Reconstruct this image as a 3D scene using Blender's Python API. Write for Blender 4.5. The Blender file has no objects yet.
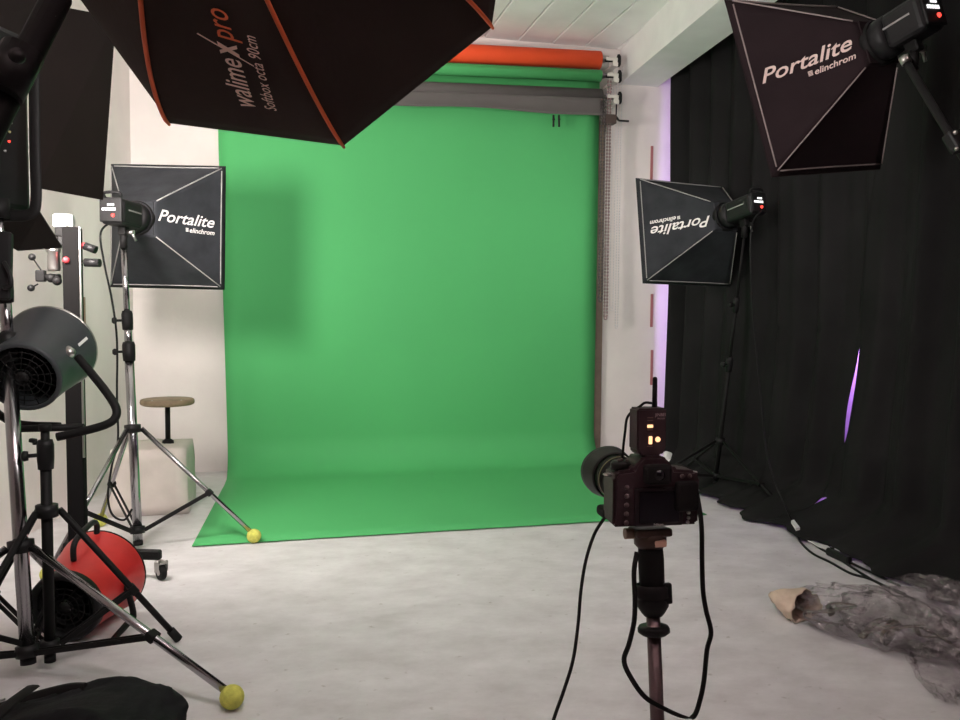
import bpy, bmesh, math, random
from mathutils import Vector as V, Matrix, noise
random.seed(7)
C = bpy.context.scene.collection
PI = math.pi
# ------------------------------------------------------------------ camera
F = 840.0; YAW = math.radians(13.5); PITCH = math.radians(3.3); ROLL = 0.008; EYE = V((0, 0, 1.1))
FW = V((math.sin(YAW)*math.cos(PITCH), math.cos(YAW)*math.cos(PITCH), -math.sin(PITCH)))
_r = V((math.cos(YAW), -math.sin(YAW), 0)); _u = _r.cross(FW)
RT = _r*math.cos(ROLL) + _u*math.sin(ROLL); UP = _u*math.cos(ROLL) - _r*math.sin(ROLL)
cd = bpy.data.cameras.new('camera'); cam = bpy.data.objects.new('camera', cd); C.objects.link(cam)
m3 = Matrix((RT, UP, -FW)).transposed(); cam.matrix_world = Matrix.Translation(EYE) @ m3.to_4x4()
cd.sensor_width = 36; cd.lens = 36*F/960; cd.clip_start = .05
bpy.context.scene.camera = cam

def at(px, py, D=None, X=None, Y=None, Z=None):
    d = FW + RT*((px-480)/F) + UP*((360-py)/F)
    if D is not None: t = D
    elif X is not None: t = (X-EYE.x)/d.x
    elif Y is not None: t = (Y-EYE.y)/d.y
    else: t = (Z-EYE.z)/d.z
    return EYE + d*t

# ------------------------------------------------------------------ materials
MATS = {}
def mat(name, col, rough=.5, metal=0., spec=.5, vary=0., scale=8., bump=0., bscale=60., emit=None, es=0., sheen=0.):
    if name in MATS: return MATS[name]
    m = bpy.data.materials.new(name); m.use_nodes = True; nt = m.node_tree; b = nt.nodes['Principled BSDF']
    b.inputs['Base Color'].default_value = (*col, 1); b.inputs['Roughness'].default_value = rough
    b.inputs['Metallic'].default_value = metal; b.inputs['Specular IOR Level'].default_value = spec
    if sheen: b.inputs['Sheen Weight'].default_value = sheen
    if emit: b.inputs['Emission Color'].default_value = (*emit, 1); b.inputs['Emission Strength'].default_value = es
    tc = nt.nodes.new('ShaderNodeTexCoord')
    if vary:
        n = nt.nodes.new('ShaderNodeTexNoise'); n.inputs['Scale'].default_value = scale; n.inputs['Detail'].default_value = 5
        r = nt.nodes.new('ShaderNodeValToRGB')
        r.color_ramp.elements[0].position = .3; r.color_ramp.elements[1].position = .7
        r.color_ramp.elements[0].color = (*[c*(1-vary) for c in col], 1)
        r.color_ramp.elements[1].color = (*[min(1, c*(1+vary)) for c in col], 1)
        nt.links.new(tc.outputs['Object'], n.inputs['Vector']); nt.links.new(n.outputs['Fac'], r.inputs['Fac'])
        nt.links.new(r.outputs['Color'], b.inputs['Base Color'])
    if bump:
        n2 = nt.nodes.new('ShaderNodeTexNoise'); n2.inputs['Scale'].default_value = bscale; n2.inputs['Detail'].default_value = 4
        bp = nt.nodes.new('ShaderNodeBump'); bp.inputs['Strength'].default_value = bump; bp.inputs['Distance'].default_value = .01
        nt.links.new(tc.outputs['Object'], n2.inputs['Vector']); nt.links.new(n2.outputs['Fac'], bp.inputs['Height'])
        nt.links.new(bp.outputs['Normal'], b.inputs['Normal'])
    MATS[name] = m
    return m

wall_m = mat('white_painted_wall', (.82, .755, .73), .75, vary=.07, scale=2.2, bump=.25, bscale=14)
wallr_m = mat('dark_rear_wall', (.16, .13, .125), .85, vary=.1)
beam_m = mat('white_painted_beam', (.88, .87, .86), .65, vary=.04, scale=5, bump=.2, bscale=20)
ceil_m = mat('white_boarded_ceiling', (.86, .85, .84), .6, vary=.05, scale=4, bump=.1, bscale=25)
green_m = mat('chroma_green_paper', (.082, .41, .135), .72, spec=.25, vary=.03, scale=1.5)
orange_m = mat('orange_paper', (.95, .10, .03), .65, spec=.3, vary=.03)
greyp_m = mat('grey_paper', (.105, .094, .092), .75, spec=.3, vary=.04)
black_fab = mat('black_softbox_fabric', (.029, .031, .036), .8, spec=.25, vary=.25, scale=9, bump=.15, bscale=30)
tinted_fab = mat('brown_light_tinted_fabric', (.040, .028, .024), .85, spec=.2, vary=.15, scale=6, bump=.15, bscale=30)  # black fabric with the brownish foreground light put into its colour
curtain_m = mat('black_curtain_cloth', (.0145, .0140, .0142), .95, spec=.12, vary=.2, scale=3)
piping_m = mat('grey_piping', (.33, .32, .31), .5)
orange_tape = mat('orange_piping', (.80, .15, .045), .55)
white_ink = mat('white_ink', (.85, .83, .8), .6)
pale_ink = mat('pale_pink_ink', (.92, .68, .58), .6)
orange_ink = mat('orange_ink', (.85, .17, .06), .6)
diff_m = mat('lit_softbox_diffuser', (.8, .8, .8), .6, emit=(1, .97, .93), es=1.6)
octa_diff_m = mat('lit_octa_diffuser', (.8, .8, .8), .6, emit=(1, .95, .92), es=15)
tr_diff_m = mat('lit_high_softbox_diffuser', (.8, .8, .8), .6, emit=(1, .95, .9), es=6.0)
lamp_diff_m = mat('lit_lamp_face', (.8, .8, .8), .6, emit=(1, .92, .87), es=122)
tube_m = mat('added_fill_tube', (.8, .8, .8), .5, emit=(1, .72, .73), es=22)  # glow of the added overhead fill
blackp = mat('black_plastic', (.009, .0085, .009), .5, spec=.25, vary=.15, scale=30)
blackm = mat('black_painted_metal', (.0075, .007, .007), .6, spec=.2, vary=.1, scale=20)
greyhead = mat('charcoal_plastic', (.011, .0105, .0115), .5, spec=.3, vary=.1, scale=20)
rubber = mat('black_rubber', (.008, .008, .008), .75, spec=.25)
chrome = mat('chrome_tube', (.40, .385, .40), .2, metal=1., vary=.03)
steel = mat('dull_steel', (.50, .48, .46), .35, metal=1., vary=.08, scale=20)
ball_m = mat('yellow_felt', (.60, .60, .12), .95, vary=.2, scale=60, bump=.4, bscale=200)
wood_m = mat('worn_stool_wood', (.26, .19, .12), .6, vary=.3, scale=14, bump=.15)
block_m = mat('pale_painted_concrete', (.66, .60, .55), .8, vary=.1, scale=5, bump=.5, bscale=12)
batten_m = mat('brown_batten_wood', (.24, .17, .135), .7, vary=.2, scale=10)
fan_m = mat('grey_drum_enamel', (.040, .045, .049), .45, spec=.35, vary=.06, scale=20)
red_m = mat('red_drum_enamel', (.56, .022, .02), .42, vary=.12, scale=8)
redp = mat('red_grip_plastic', (.55, .05, .06), .45)
cord_m = mat('black_cable_rubber', (.008, .008, .008), .6, spec=.25)
bag_m = mat('black_bag_nylon', (.008, .0085, .010), .75, spec=.2, vary=.2, scale=20, bump=.3, bscale=50)
card_m = mat('crumpled_kraft_paper', (.56, .43, .34), .75, vary=.15, scale=12, bump=.4, bscale=25)
whitep = mat('white_plastic', (.82, .82, .80), .4)
btn_m = mat('camera_button_plastic', (.12, .085, .085), .5)
cam_m = mat('camera_body_polymer', (.050, .027, .032), .5, spec=.4, vary=.15, scale=60, bump=.1, bscale=250)
screen_m = mat('camera_screen_glass', (.006, .005, .010), .12)
bronze = mat('bronze_plate', (.055, .033, .025), .42, metal=.4, vary=.1, scale=30)
shaft_m = mat('monopod_shaft_alloy', (.15, .11, .115), .38, metal=.7, vary=.05)
led_r = mat('red_indicator_led', (.6, .02, .02), .4, emit=(1, .06, .04), es=1.5)
led_a = mat('amber_indicator_led', (.5, .25, .1), .4, emit=(1, .55, .28), es=1.2)
led_w = mat('white_display_digits', (.8, .8, .8), .4, emit=(1, 1, 1), es=.8)
pink_m = mat('dull_pink_strip', (.42, .15, .15), .7)
brownstrip = mat('brown_strip', (.38, .24, .17), .7)
flap_m = mat('barn_door_metal', (.013, .0085, .0075), .7, spec=.15, vary=.15, scale=4)

def floor_material():
    m = bpy.data.materials.new('grey_washed_floor'); m.use_nodes = True; nt = m.node_tree; b = nt.nodes['Principled BSDF']
    tc = nt.nodes.new('ShaderNodeTexCoord'); mp = nt.nodes.new('ShaderNodeMapping')
    mp.inputs['Rotation'].default_value = (0, 0, .5); mp.inputs['Scale'].default_value = (1.3, 1.9, 1)
    nt.links.new(tc.outputs['Object'], mp.inputs['Vector'])
    n1 = nt.nodes.new('ShaderNodeTexNoise'); n1.inputs['Scale'].default_value = 3.4; n1.inputs['Detail'].default_value = 9; n1.inputs['Roughness'].default_value = .68
    nt.links.new(mp.outputs['Vector'], n1.inputs['Vector'])
    r1 = nt.nodes.new('ShaderNodeValToRGB'); e = r1.color_ramp.elements
    e[0].position = .32; e[0].color = (.54, .515, .52, 1); e[1].position = .68; e[1].color = (.72, .70, .71, 1)
    nt.links.new(n1.outputs['Fac'], r1.inputs['Fac'])
    n2 = nt.nodes.new('ShaderNodeTexNoise'); n2.inputs['Scale'].default_value = 28; n2.inputs['Detail'].default_value = 3
    nt.links.new(tc.outputs['Object'], n2.inputs['Vector'])
    r2 = nt.nodes.new('ShaderNodeValToRGB'); e = r2.color_ramp.elements
    e[0].position = .24; e[0].color = (.55, .5, .46, 1); e[1].position = .33; e[1].color = (1, 1, 1, 1)
    nt.links.new(n2.outputs['Fac'], r2.inputs['Fac'])
    mx = nt.nodes.new('ShaderNodeMix'); mx.data_type = 'RGBA'; mx.blend_type = 'MULTIPLY'; mx.inputs['Factor'].default_value = .6
    nt.links.new(r1.outputs['Color'], mx.inputs['A']); nt.links.new(r2.outputs['Color'], mx.inputs['B'])
    nt.links.new(mx.outputs['Result'], b.inputs['Base Color'])
    b.inputs['Roughness'].default_value = .5; b.inputs['Specular IOR Level'].default_value = .35
    bp = nt.nodes.new('ShaderNodeBump'); bp.inputs['Strength'].default_value = .035; bp.inputs['Distance'].default_value = .01
    nt.links.new(n1.outputs['Fac'], bp.inputs['Height']); nt.links.new(bp.outputs['Normal'], b.inputs['Normal'])
    return m
floor_m = floor_material()

def plastic_material():
    m = bpy.data.materials.new('clear_plastic_film'); m.use_nodes = True; nt = m.node_tree
    b = nt.nodes['Principled BSDF']; out = nt.nodes['Material Output']
    b.inputs['Base Color'].default_value = (.60, .54, .56, 1); b.inputs['Roughness'].default_value = .16; b.inputs['Metallic'].default_value = .25
    tr = nt.nodes.new('ShaderNodeBsdfTransparent'); tr.inputs['Color'].default_value = (.97, .96, .965, 1)
    mx = nt.nodes.new('ShaderNodeMixShader'); n = nt.nodes.new('ShaderNodeTexNoise'); n.inputs['Scale'].default_value = 9; n.inputs['Detail'].default_value = 6
    tc = nt.nodes.new('ShaderNodeTexCoord'); nt.links.new(tc.outputs['Object'], n.inputs['Vector'])
    r = nt.nodes.new('ShaderNodeMapRange'); r.inputs['From Min'].default_value = .35; r.inputs['From Max'].default_value = .65
    r.inputs['To Min'].default_value = .06; r.inputs['To Max'].default_value = .36
    dn = nt.nodes.new('ShaderNodeTexNoise'); dn.inputs['Scale'].default_value = 7; dn.inputs['Detail'].default_value = 3
    av = nt.nodes.new('ShaderNodeVectorMath'); av.operation = 'MULTIPLY_ADD'; av.inputs[1].default_value = (.16, .16, .16)
    nt.links.new(tc.outputs['Object'], dn.inputs['Vector']); nt.links.new(dn.outputs['Color'], av.inputs[0]); nt.links.new(tc.outputs['Object'], av.inputs[2])
    nb = nt.nodes.new('ShaderNodeTexVoronoi'); nb.inputs['Scale'].default_value = 17; nb.feature = 'F1'
    nt.links.new(av.outputs['Vector'], nb.inputs['Vector'])
    bb = nt.nodes.new('ShaderNodeBump'); bb.inputs['Strength'].default_value = 1.0; bb.inputs['Distance'].default_value = .05
    nt.links.new(nb.outputs['Distance'], bb.inputs['Height']); nt.links.new(bb.outputs['Normal'], b.inputs['Normal'])
    b.inputs['Coat Weight'].default_value = 1.0; b.inputs['Coat Roughness'].default_value = .08; nt.links.new(bb.outputs['Normal'], b.inputs['Coat Normal'])
    b.inputs['Specular IOR Level'].default_value = 1.0
    nt.links.new(n.outputs['Fac'], r.inputs['Value']); nt.links.new(r.outputs['Result'], mx.inputs['Fac'])
    nt.links.new(tr.outputs['BSDF'], mx.inputs[1]); nt.links.new(b.outputs['BSDF'], mx.inputs[2]); nt.links.new(mx.outputs['Shader'], out.inputs['Surface'])
    return m
film_m = plastic_material()

# ------------------------------------------------------------------ mesh builder (world coordinates)
def frame(o, z, x=None):
    z = V(z).normalized(); x = V(x) if x is not None else (V((1, 0, 0)) if abs(z.x) < .9 else V((0, 1, 0)))
    x = (x - z*x.dot(z)).normalized(); y = z.cross(x)
    m = Matrix((x, y, z)).transposed().to_4x4(); m.translation = V(o); return m

class MB:
    def __init__(s): s.bm = bmesh.new()
    def face(s, vs, smooth=False):
        try: f = s.bm.faces.new(vs); f.smooth = smooth; return f
        except ValueError: return None
    def box(s, M, size, bev=0., seg=2):
        b2 = bmesh.new(); bmesh.ops.create_cube(b2, size=1)
        bmesh.ops.scale(b2, vec=V(size), verts=b2.verts)
        if bev: bmesh.ops.bevel(b2, geom=b2.edges[:], offset=bev, segments=seg, affect='EDGES', profile=.5)
        return s.merge(b2, M)
    def merge(s, b2, M=None, smooth=None):
        if M is None: M = Matrix.Identity(4)
        mp = {v: s.bm.verts.new(M @ v.co) for v in b2.verts}
        for f in b2.faces:
            g = s.face([mp[v] for v in f.verts]); 
            if g: g.smooth = f.smooth if smooth is None else smooth
        b2.free(); return s
    def wbox(s, lo, hi, bev=0.):
        lo, hi = V(lo), V(hi); return s.box(Matrix.Translation((lo+hi)/2), hi-lo, bev)
    def tube(s, pts, r, seg=10, closed=False, flat=None, wdir=None, caps=True):
        pts = [V(p) for p in pts]; n = len(pts); rings = []; px = None
        for i, p in enumerate(pts):
            a = pts[i-1] if (i or closed) else p; b = pts[(i+1) % n] if (i < n-1 or closed) else p
            t = (b-a); t = t.normalized() if t.length > 1e-9 else V((0, 0, 1))
            if wdir is not None: x = V(wdir)
            elif px is None: x = V((1, 0, 0)) if abs(t.x) < .8 else V((0, 1, 0))
            else: x = px
            x = (x-t*x.dot(t)).normalized(); px = x; y = t.cross(x)
            rr = r[i] if isinstance(r, (list, tuple)) else r
            ry = rr*flat if flat else rr
            rings.append([s.bm.verts.new(p + x*(rr*math.cos(2*PI*k/seg)) + y*(ry*math.sin(2*PI*k/seg))) for k in range(seg)])
        for i in range(n if closed else n-1):
            A, B = rings[i], rings[(i+1) % n]
            for k in range(seg): s.face([A[k], A[(k+1) % seg], B[(k+1) % seg], B[k]], True)
        if not closed and caps: s.face(rings[0][::-1]); s.face(rings[-1])
        return s
    def rod(s, a, b, r, r2=None, seg=14): return s.tube([a, b], [r, r if r2 is None else r2], seg)
    def bar(s, a, b, w, t, side=None):
        a, b = V(a), V(b); M = frame((a+b)/2, b-a, side); return s.box(M, (w, t, (b-a).length), min(w, t)*.2, 1)
    def lathe(s, prof, M, seg=28, smooth=True):
        rings = []
        for r, z in prof:
            rings.append([s.bm.verts.new(M @ V((r*math.cos(2*PI*k/seg), r*math.sin(2*PI*k/seg), z))) for k in range(seg)] if r > 1e-6 else [s.bm.verts.new(M @ V((0, 0, z)))])
        for A, B in zip(rings, rings[1:]):
            for k in range(seg):
                k2 = (k+1) % seg
                if len(A) == 1 and len(B) > 1: s.face([A[0], B[k2], B[k]], smooth)
                elif len(B) == 1 and len(A) > 1: s.face([A[k], A[k2], B[0]], smooth)
                elif len(A) > 1: s.face([A[k], A[k2], B[k2], B[k]], smooth)
        return s
    def ball(s, c, r, sx=(1, 1, 1), sub=3):
        b2 = bmesh.new(); bmesh.ops.create_icosphere(b2, subdivisions=sub, radius=r)
        return s.merge(b2, Matrix.Translation(V(c)) @ Matrix.Diagonal((*sx, 1)), True)
    def torus(s, M, R, r, seg=32, sg=8, a0=0, a1=2*PI):
        full = abs(a1-a0-2*PI) < 1e-6; n = seg if full else seg+1
        pts = [M @ V((R*math.cos(a0+(a1-a0)*i/seg), R*math.sin(a0+(a1-a0)*i/seg), 0)) for i in range(n)]
        return s.tube(pts, r, sg, closed=full)
    def grid(s, fn, nu, nv, smooth=True):
        g = [[s.bm.verts.new(fn(i/nu, j/nv)) for j in range(nv+1)] for i in range(nu+1)]
        for i in range(nu):
            for j in range(nv): s.face([g[i][j], g[i+1][j], g[i+1][j+1], g[i][j+1]], smooth)
        return s
    def poly_prism(s, pts, off):
        a = [s.bm.verts.new(V(p)) for p in pts]; b = [s.bm.verts.new(V(p)+V(off)) for p in pts]; n = len(a)
        s.face(a[::-1]); s.face(b)
        for i in range(n): s.face([a[i], a[(i+1) % n], b[(i+1) % n], b[i]])
        return s
    def build(s, name, m, parent=None, solid=0., loc=None, keep=False):
        if not keep: bmesh.ops.recalc_face_normals(s.bm, faces=s.bm.faces)
        base = V(loc) if loc is not None else (ROOTLOC.get(root_of(parent).name, V((0, 0, 0))) if parent else V((0, 0, 0)))
        for v in s.bm.verts: v.co -= base
        me = bpy.data.meshes.new(name); s.bm.to_mesh(me); s.bm.free()
        o = bpy.data.objects.new(name, me); me.materials.append(m); C.objects.link(o)
        if parent: o.parent = parent
        else: o.location = base; ROOTLOC[o.name] = base
        if solid:
            md = o.modifiers.new('thickness', 'SOLIDIFY'); md.thickness = solid; md.offset = -1
        return o
ROOTLOC = {}
def root_of(o):
    while o.parent: o = o.parent
    return o
def tag(o, label, cat, group=None):
    o['label'] = label; o['category'] = cat
    if group: o['group'] = group
    return o
def thing(name, label, cat, loc, group=None):
    o = bpy.data.objects.new(name, None); C.objects.link(o); o.location = V(loc); o.empty_display_size = .05; ROOTLOC[o.name] = V(loc)
    return tag(o, label, cat, group)
def struct(o): o['kind'] = 'structure'; return o
def spline(pts, n=8):
    pts = [V(p) for p in pts]; out = []
    for i in range(len(pts)-1):
        p0 = pts[max(i-1, 0)]; p1 = pts[i]; p2 = pts[i+1]; p3 = pts[min(i+2, len(pts)-1)]
        for k in range(n):
            t = k/n
            out.append(.5*((2*p1)+(p2-p0)*t+(2*p0-5*p1+4*p2-p3)*t*t+(3*p1-p0-3*p2+p3)*t**3))
    out.append(pts[-1]); return out
def text_mesh(txt, width=None, height=1., shear=0., bold=0., spacing=1.):
    cu = bpy.data.curves.new('lettering', 'FONT'); cu.body = txt; cu.size = 1; cu.shear = shear; cu.offset = bold; cu.space_character = spacing; cu.resolution_u = 3
    o = bpy.data.objects.new('lettering', cu); C.objects.link(o)
    dg = bpy.context.evaluated_depsgraph_get(); dg.update(); me = bpy.data.meshes.new_from_object(o.evaluated_get(dg))
    vs = [v.co.copy() for v in me.vertices]; fs = [list(p.vertices) for p in me.polygons]
    bpy.data.objects.remove(o); bpy.data.curves.remove(cu); bpy.data.meshes.remove(me)
    x0 = min(v.x for v in vs); x1 = max(v.x for v in vs)
    sx = (width/(x1-x0)) if width else height/.7
    return [((v.x-x0)*sx, v.y*height/.7) for v in vs], fs
def put_text(mb, txt, fn, **k):
    vs, fs = text_mesh(txt, **k); w = [mb.bm.verts.new(fn(x, y)) for x, y in vs]
    for f in fs: mb.face([w[i] for i in f])
    return mb

# ------------------------------------------------------------------ the room
YB = 5.92; ZC = 3.04
XL = lambda y: -.93 - (YB-y)*.17
o = struct(MB().wbox((-3.0, -2.6, -.1), (3.6, YB+.2, 0)).build('floor', floor_m))
cb = MB()
xs = [-1.84+.252*k for k in range(-5, 24)]
for a in xs:
    cb.box(Matrix.Translation((a+.12, (YB-2.6)/2, ZC+.03)), (.245, YB+2.6, .06), .006, 1)
cb.wbox((-3, -2.6, ZC+.05), (3.6, YB+.2, ZC+.1))
struct(cb.build('ceiling', ceil_m))
struct(MB().wbox((-1.3, YB, 0), (3.5, YB+.15, 3.1)).build('wall_back', wall_m))
struct(MB().poly_prism([(XL(YB+.1), YB+.1, 0), (XL(-2.6), -2.6, 0), (XL(-2.6)-.15, -2.6, 0), (XL(YB+.1)-.15, YB+.1, 0)], (0, 0, 3.1)).build('wall_left', wall_m))
struct(MB().wbox((3.35, -2.6, 0), (3.5, YB, 3.1)).build('wall_right', wall_m))
struct(MB().wbox((-2, -2.75, 0), (3.5, -2.6, 3.1)).build('wall_rear', wallr_m))
xb = lambda y: 2.47-(YB-y)*.10
bl = MB(); y0, y1 = YB, -2.6
bl.poly_prism([(xb(y0), y0, 2.79), (xb(y0)+.30, y0, 2.79), (xb(y1)+.30, y1, 2.66), (xb(y1), y1, 2.66)], (0, 0, .45))
struct(bl.build('trim_beam', beam_m))
# brown upright along the paper's right edge, pink strips and a brown strip on the walls
tag(MB().wbox((2.285, 5.87, 0.0), (2.345, YB, 2.52), .004).build('wall_batten', batten_m, loc=(2.315, 5.9, 0)), 'narrow brown upright board on the back wall along the right edge of the green paper', 'board')
for py0, py1, lab in ((146, 182, 'highest of the three thin pink strips on the white wall right of the paper'), (294, 327, 'middle one of the three thin pink strips on the white wall, below the hanging softbox'), (350, 385, 'lowest of the three thin pink strips on the white wall, just above the radio aerial')):
    a = at(652, py0, Y=YB-.004); b = at(651.5, py1, Y=YB-.004)
    tag(MB().wbox((a.x-.010, YB-.008, b.z), (a.x+.010, YB, a.z), .002).build('wall_strip', pink_m, loc=(a.x, YB, b.z)), lab, 'strip', 'pink strips on the back wall')
dr = at(81, 297, D=1)-EYE; tw = (-.93-YB*.17)/(dr.x-.17*dr.y); a = EYE+dr*tw; yw = a.y
tag(MB().wbox((XL(yw)-.01, yw-.03, .75), (XL(yw)+.015, yw+.04, a.z), .003).build('wall_strip', brownstrip, loc=(XL(yw), yw, .9)), 'short brown wooden strip on the left wall behind the black column', 'strip')

# ------------------------------------------------------------------ backdrop paper, rolls, brackets
XA, XB = -.375, 2.262
def paper_profile():
    pts = [(5.795, 2.775)]
    pts += [(5.80, 2.775-2.53*k/12) for k in range(1, 13)]
    R = .24
    for k in range(1, 15):
        a = PI/2*k/14; pts.append((5.80-R*(1-math.cos(a)), .245-R*math.sin(a)+.003))
    pts += [(5.56-(5.56-4.03)*k/10, .006) for k in range(1, 11)]
    return pts
pp = paper_profile()
def paper_fn(u, v):
    k = v*(len(pp)-1); i = min(int(k), len(pp)-2); t = k-i
    y = pp[i][0]*(1-t)+pp[i+1][0]*t; z = pp[i][1]*(1-t)+pp[i+1][1]*t
    if i >= len(pp)-12: y += .07*u*max(0, (5.25-y)/1.2)
    return V((XA+(XB-XA)*u + (1-u)*((.045*(1-min(1, z/2.2))) if y > 5.5 else .065*max(0, (y-4.03)/1.47)-.020), y + .004*math.sin(7*u+2*z), z))
pr_ = tag(MB().grid(paper_fn, 24, len(pp)-1).build('green_backdrop', green_m, loc=(0.9, 5.8, 0), solid=.002), 'wide bright green paper backdrop hanging on the back wall and sweeping onto the floor', 'backdrop')
SL = .030
def roll(name, label, z, y, r, m, sag=None):
    L = XB-XA-.005; ax = V((1, 0, SL)).normalized(); O = V((XA-.01, y, z-SL*L))
    t = thing(name, label, 'paper roll', (.95, y, z), 'paper rolls under the ceiling')
    M = frame(O, ax)
    MB().lathe([(0, 0), (r, 0), (r, L), (0, L)], M, 32, True).build('paper', m, t)
    MB().lathe([(0, -.05), (.020, -.05), (.020, L+.035), (0, L+.035)], M, 20).build('core_tube', steel, t)
    w = MB(); w.lathe([(0, 0), (.026, 0), (.044, .006), (.044, .022), (.030, .030), (0, .030)], frame((XB+.105, y-.02, z), (1, -.35, 0)), 24)
    w.rod((XB+.02, y, z), (XB+.11, y-.02, z), .010)
    w.build('drive_wheel', rubber, t)
    if sag:
        def fn(u, v):
            x = L*u; zc = z-SL*(L-x)
            return V((XA+x, y-r-.004+.012*math.sin(PI*v)-.01*v+.006*math.sin(9*u+3*v)*v, zc-.02-v*(sag+.018*math.sin(2.2+5*u)+.006*math.sin(17*u))))
        MB().grid(fn, 40, 6).build('loose_flap', m, t, solid=.0015)
    return t
roll('orange_roll', 'orange paper roll, topmost of the rolls right under the ceiling', 2.902, 5.76, .063, orange_m)
roll('green_roll', 'green paper roll between the orange roll and the grey one', 2.786, 5.74, .042, green_m)
roll('grey_roll', 'grey paper roll with a loose sagging edge, lowest of the rolls', 2.632, 5.73, .060, greyp_m, .115)
bk = thing('roll_bracket', 'steel wall bracket with three hooks holding the right ends of the rolls', 'bracket', (2.33, YB, 2.45))
MB().wbox((2.29, 5.885, 2.42), (2.37, YB, 2.98), .004).build('back_plate', steel, bk)
hook_m = mat('pale_hook_metal', (.70, .67, .62), .4, metal=.3)
for z, y in ((2.902, 5.76), (2.786, 5.74), (2.632, 5.73)):
    h = MB(); h.wbox((2.275, y-.062, z-.012), (2.365, y-.046, z+.010), .003); h.wbox((2.325, y-.055, z-.050), (2.365, 5.89, z-.035), .003); h.wbox((2.325, y-.058, z-.050), (2.365, y-.046, z+.005), .003)
    h.build('hook', hook_m, bk)
cl = thing('clamp', 'dark brown lever clamp gripping the paper edge below the grey roll', 'clamp', (2.30, 5.7, 2.46))
MB().wbox((2.235, 5.66, 2.44), (2.345, 5.735, 2.505), .008).build('jaw', mat('dark_brown_plastic', (.07, .045, .04), .5), cl)
MB().rod((2.345, 5.69, 2.50), (2.362, 5.67, 2.465), .008).rod((2.362, 5.67, 2.465), (2.435, 5.66, 2.462), .007).rod((2.35, 5.69, 2.50), (2.352, 5.69, 2.60), .005).build('lever', blackp, cl)
for px, lab in ((553.5, 'left one of two small black pegs just below the grey roll'), (559, 'right one of two small black pegs just below the grey roll')):
    a = at(px, 115, Y=5.66); b = at(px, 127, Y=5.66)
    mb = MB(); mb.bar(a, b, .013, .012); mb.rod(a+V((-.009, -.004, -.03)), a+V((.009, -.004, -.03)), .004)
    tag(mb.build('black_peg', blackp, loc=b), lab, 'peg', 'black pegs on the paper')
def chain(px, pytop, pybot, Y, m, r, gap, name, label, w):
    a = at(px, pytop, Y=Y); b = at(px, pybot, Y=Y); mb = MB()
    n = int((a.z-b.z)/gap)
    for sx in (-w, w):
        for k in range(n):
            z = a.z-(k+.5)*gap
            mb.lathe([(0, -gap*.42), (r, -gap*.25), (r, gap*.25), (0, gap*.42)], Matrix.Translation((a.x+sx, Y, z)), 6)
        mb.rod((a.x+sx, Y, a.z), (a.x+sx, Y, b.z), r*.35, seg=5)
    mb.torus(frame((a.x, Y, b.z), (0, 1, 0), (1, 0, 0)), w, r*.7, 12, 5, 0, PI)
    mb.torus(frame((a.x, Y, b.z), (0, 1, 0), (1, 0, 0)), w, r*.7, 12, 5, PI, 2*PI)
    tag(mb.build(name, m, loc=(a.x, Y, b.z)), label, 'chain', 'pull chains beside the paper')
dch = mat('dark_chain_metal', (.13, .11, .11), .45, metal=.7); wch = mat('white_chain_plastic', (.72, .70, .70), .5)
chain(603.5, 98, 300, 5.66, dch, .008, .024, 'pull_chain', 'dark beaded pull chain nearest the green paper', .012)
chain(609.5, 80, 318, 5.68, mat('reddish_chain_metal', (.34, .24, .24), .45, metal=.5), .008, .024, 'pull_chain', 'reddish grey beaded pull chain between the dark chain and the white cords', .010)
chain(615.5, 60, 309, 5.80, wch, .004, .02, 'pull_chain', 'white pull cord loop hanging beside the reddish chain', .013)
chain(621, 66, 327, 5.84, wch, .004, .02, 'pull_chain', 'white pull cord loop farthest right beside the paper, the longest', .010)

# ------------------------------------------------------------------ curtains
def curtain(label, ya, yb, ztop, x0=2.85, flare=.36, ny=190):
    def fn(u, v):
        z = ztop*(1-v)**1.25 + .016
        Y = ya(z)*(1-u)+yb(z)*u
        Yq = Y + .02*math.sin(2.1*z+Y*3)
        f = .055*math.sin(2*PI*Yq/.31+1.1*math.sin(2.3*Yq+.4)+.4) + .018*math.sin(2*PI*Yq/.137+.8) 
        f *= (.6+.4*math.sin(1.7*Yq+1.0)**2)*min(1, (.12+abs(Y-yc(z)))/.42)
        t = max(0, 1-z/.20); near = min(1, max(0, (5.75-Y)/.9))
        lean = .07*max(0, 1-z/1.0)*near
        fl = (lean + flare*near*t**1.6)*(1+.07*math.sin(5.1*Y)+.06*math.sin(13*Y))
        zz = z + (t-t*t)*.05*math.sin(17*Y+1) + .004*t**3*(1+math.sin(9*Y))
        return V((x0 + f*(1-.35*t) - fl, Y, max(zz, .008)))
    ob = MB().grid(fn, ny, 64).build('black_curtain', curtain_m, loc=(x0, (ya(0)+yb(0))/2, 0), solid=.002)
    return tag(ob, label, 'curtain', 'black curtains along the right wall')
def gapw(z):
    w = 0.
    if .42 < z < 1.0: w = .085*math.sin(PI*min(1, ((z-.42)/.58))**.9)
    if .07 < z < .16: w = .06*((z-.07)/.09)**2
    return w
yc = lambda z: 3.69 - (z-.72)*.15
curtain('black curtain farthest back, running from the white wall to the purple slit', lambda z: yc(z)+(gapw(z)/2 if gapw(z) else -.05), lambda z: 5.80, 3.02)
curtain('black curtain nearest the camera, at the right edge beyond the purple slit', lambda z: .9, lambda z: yc(z)-(gapw(z)/2 if gapw(z) else -.05), 3.0, 2.846)
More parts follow.
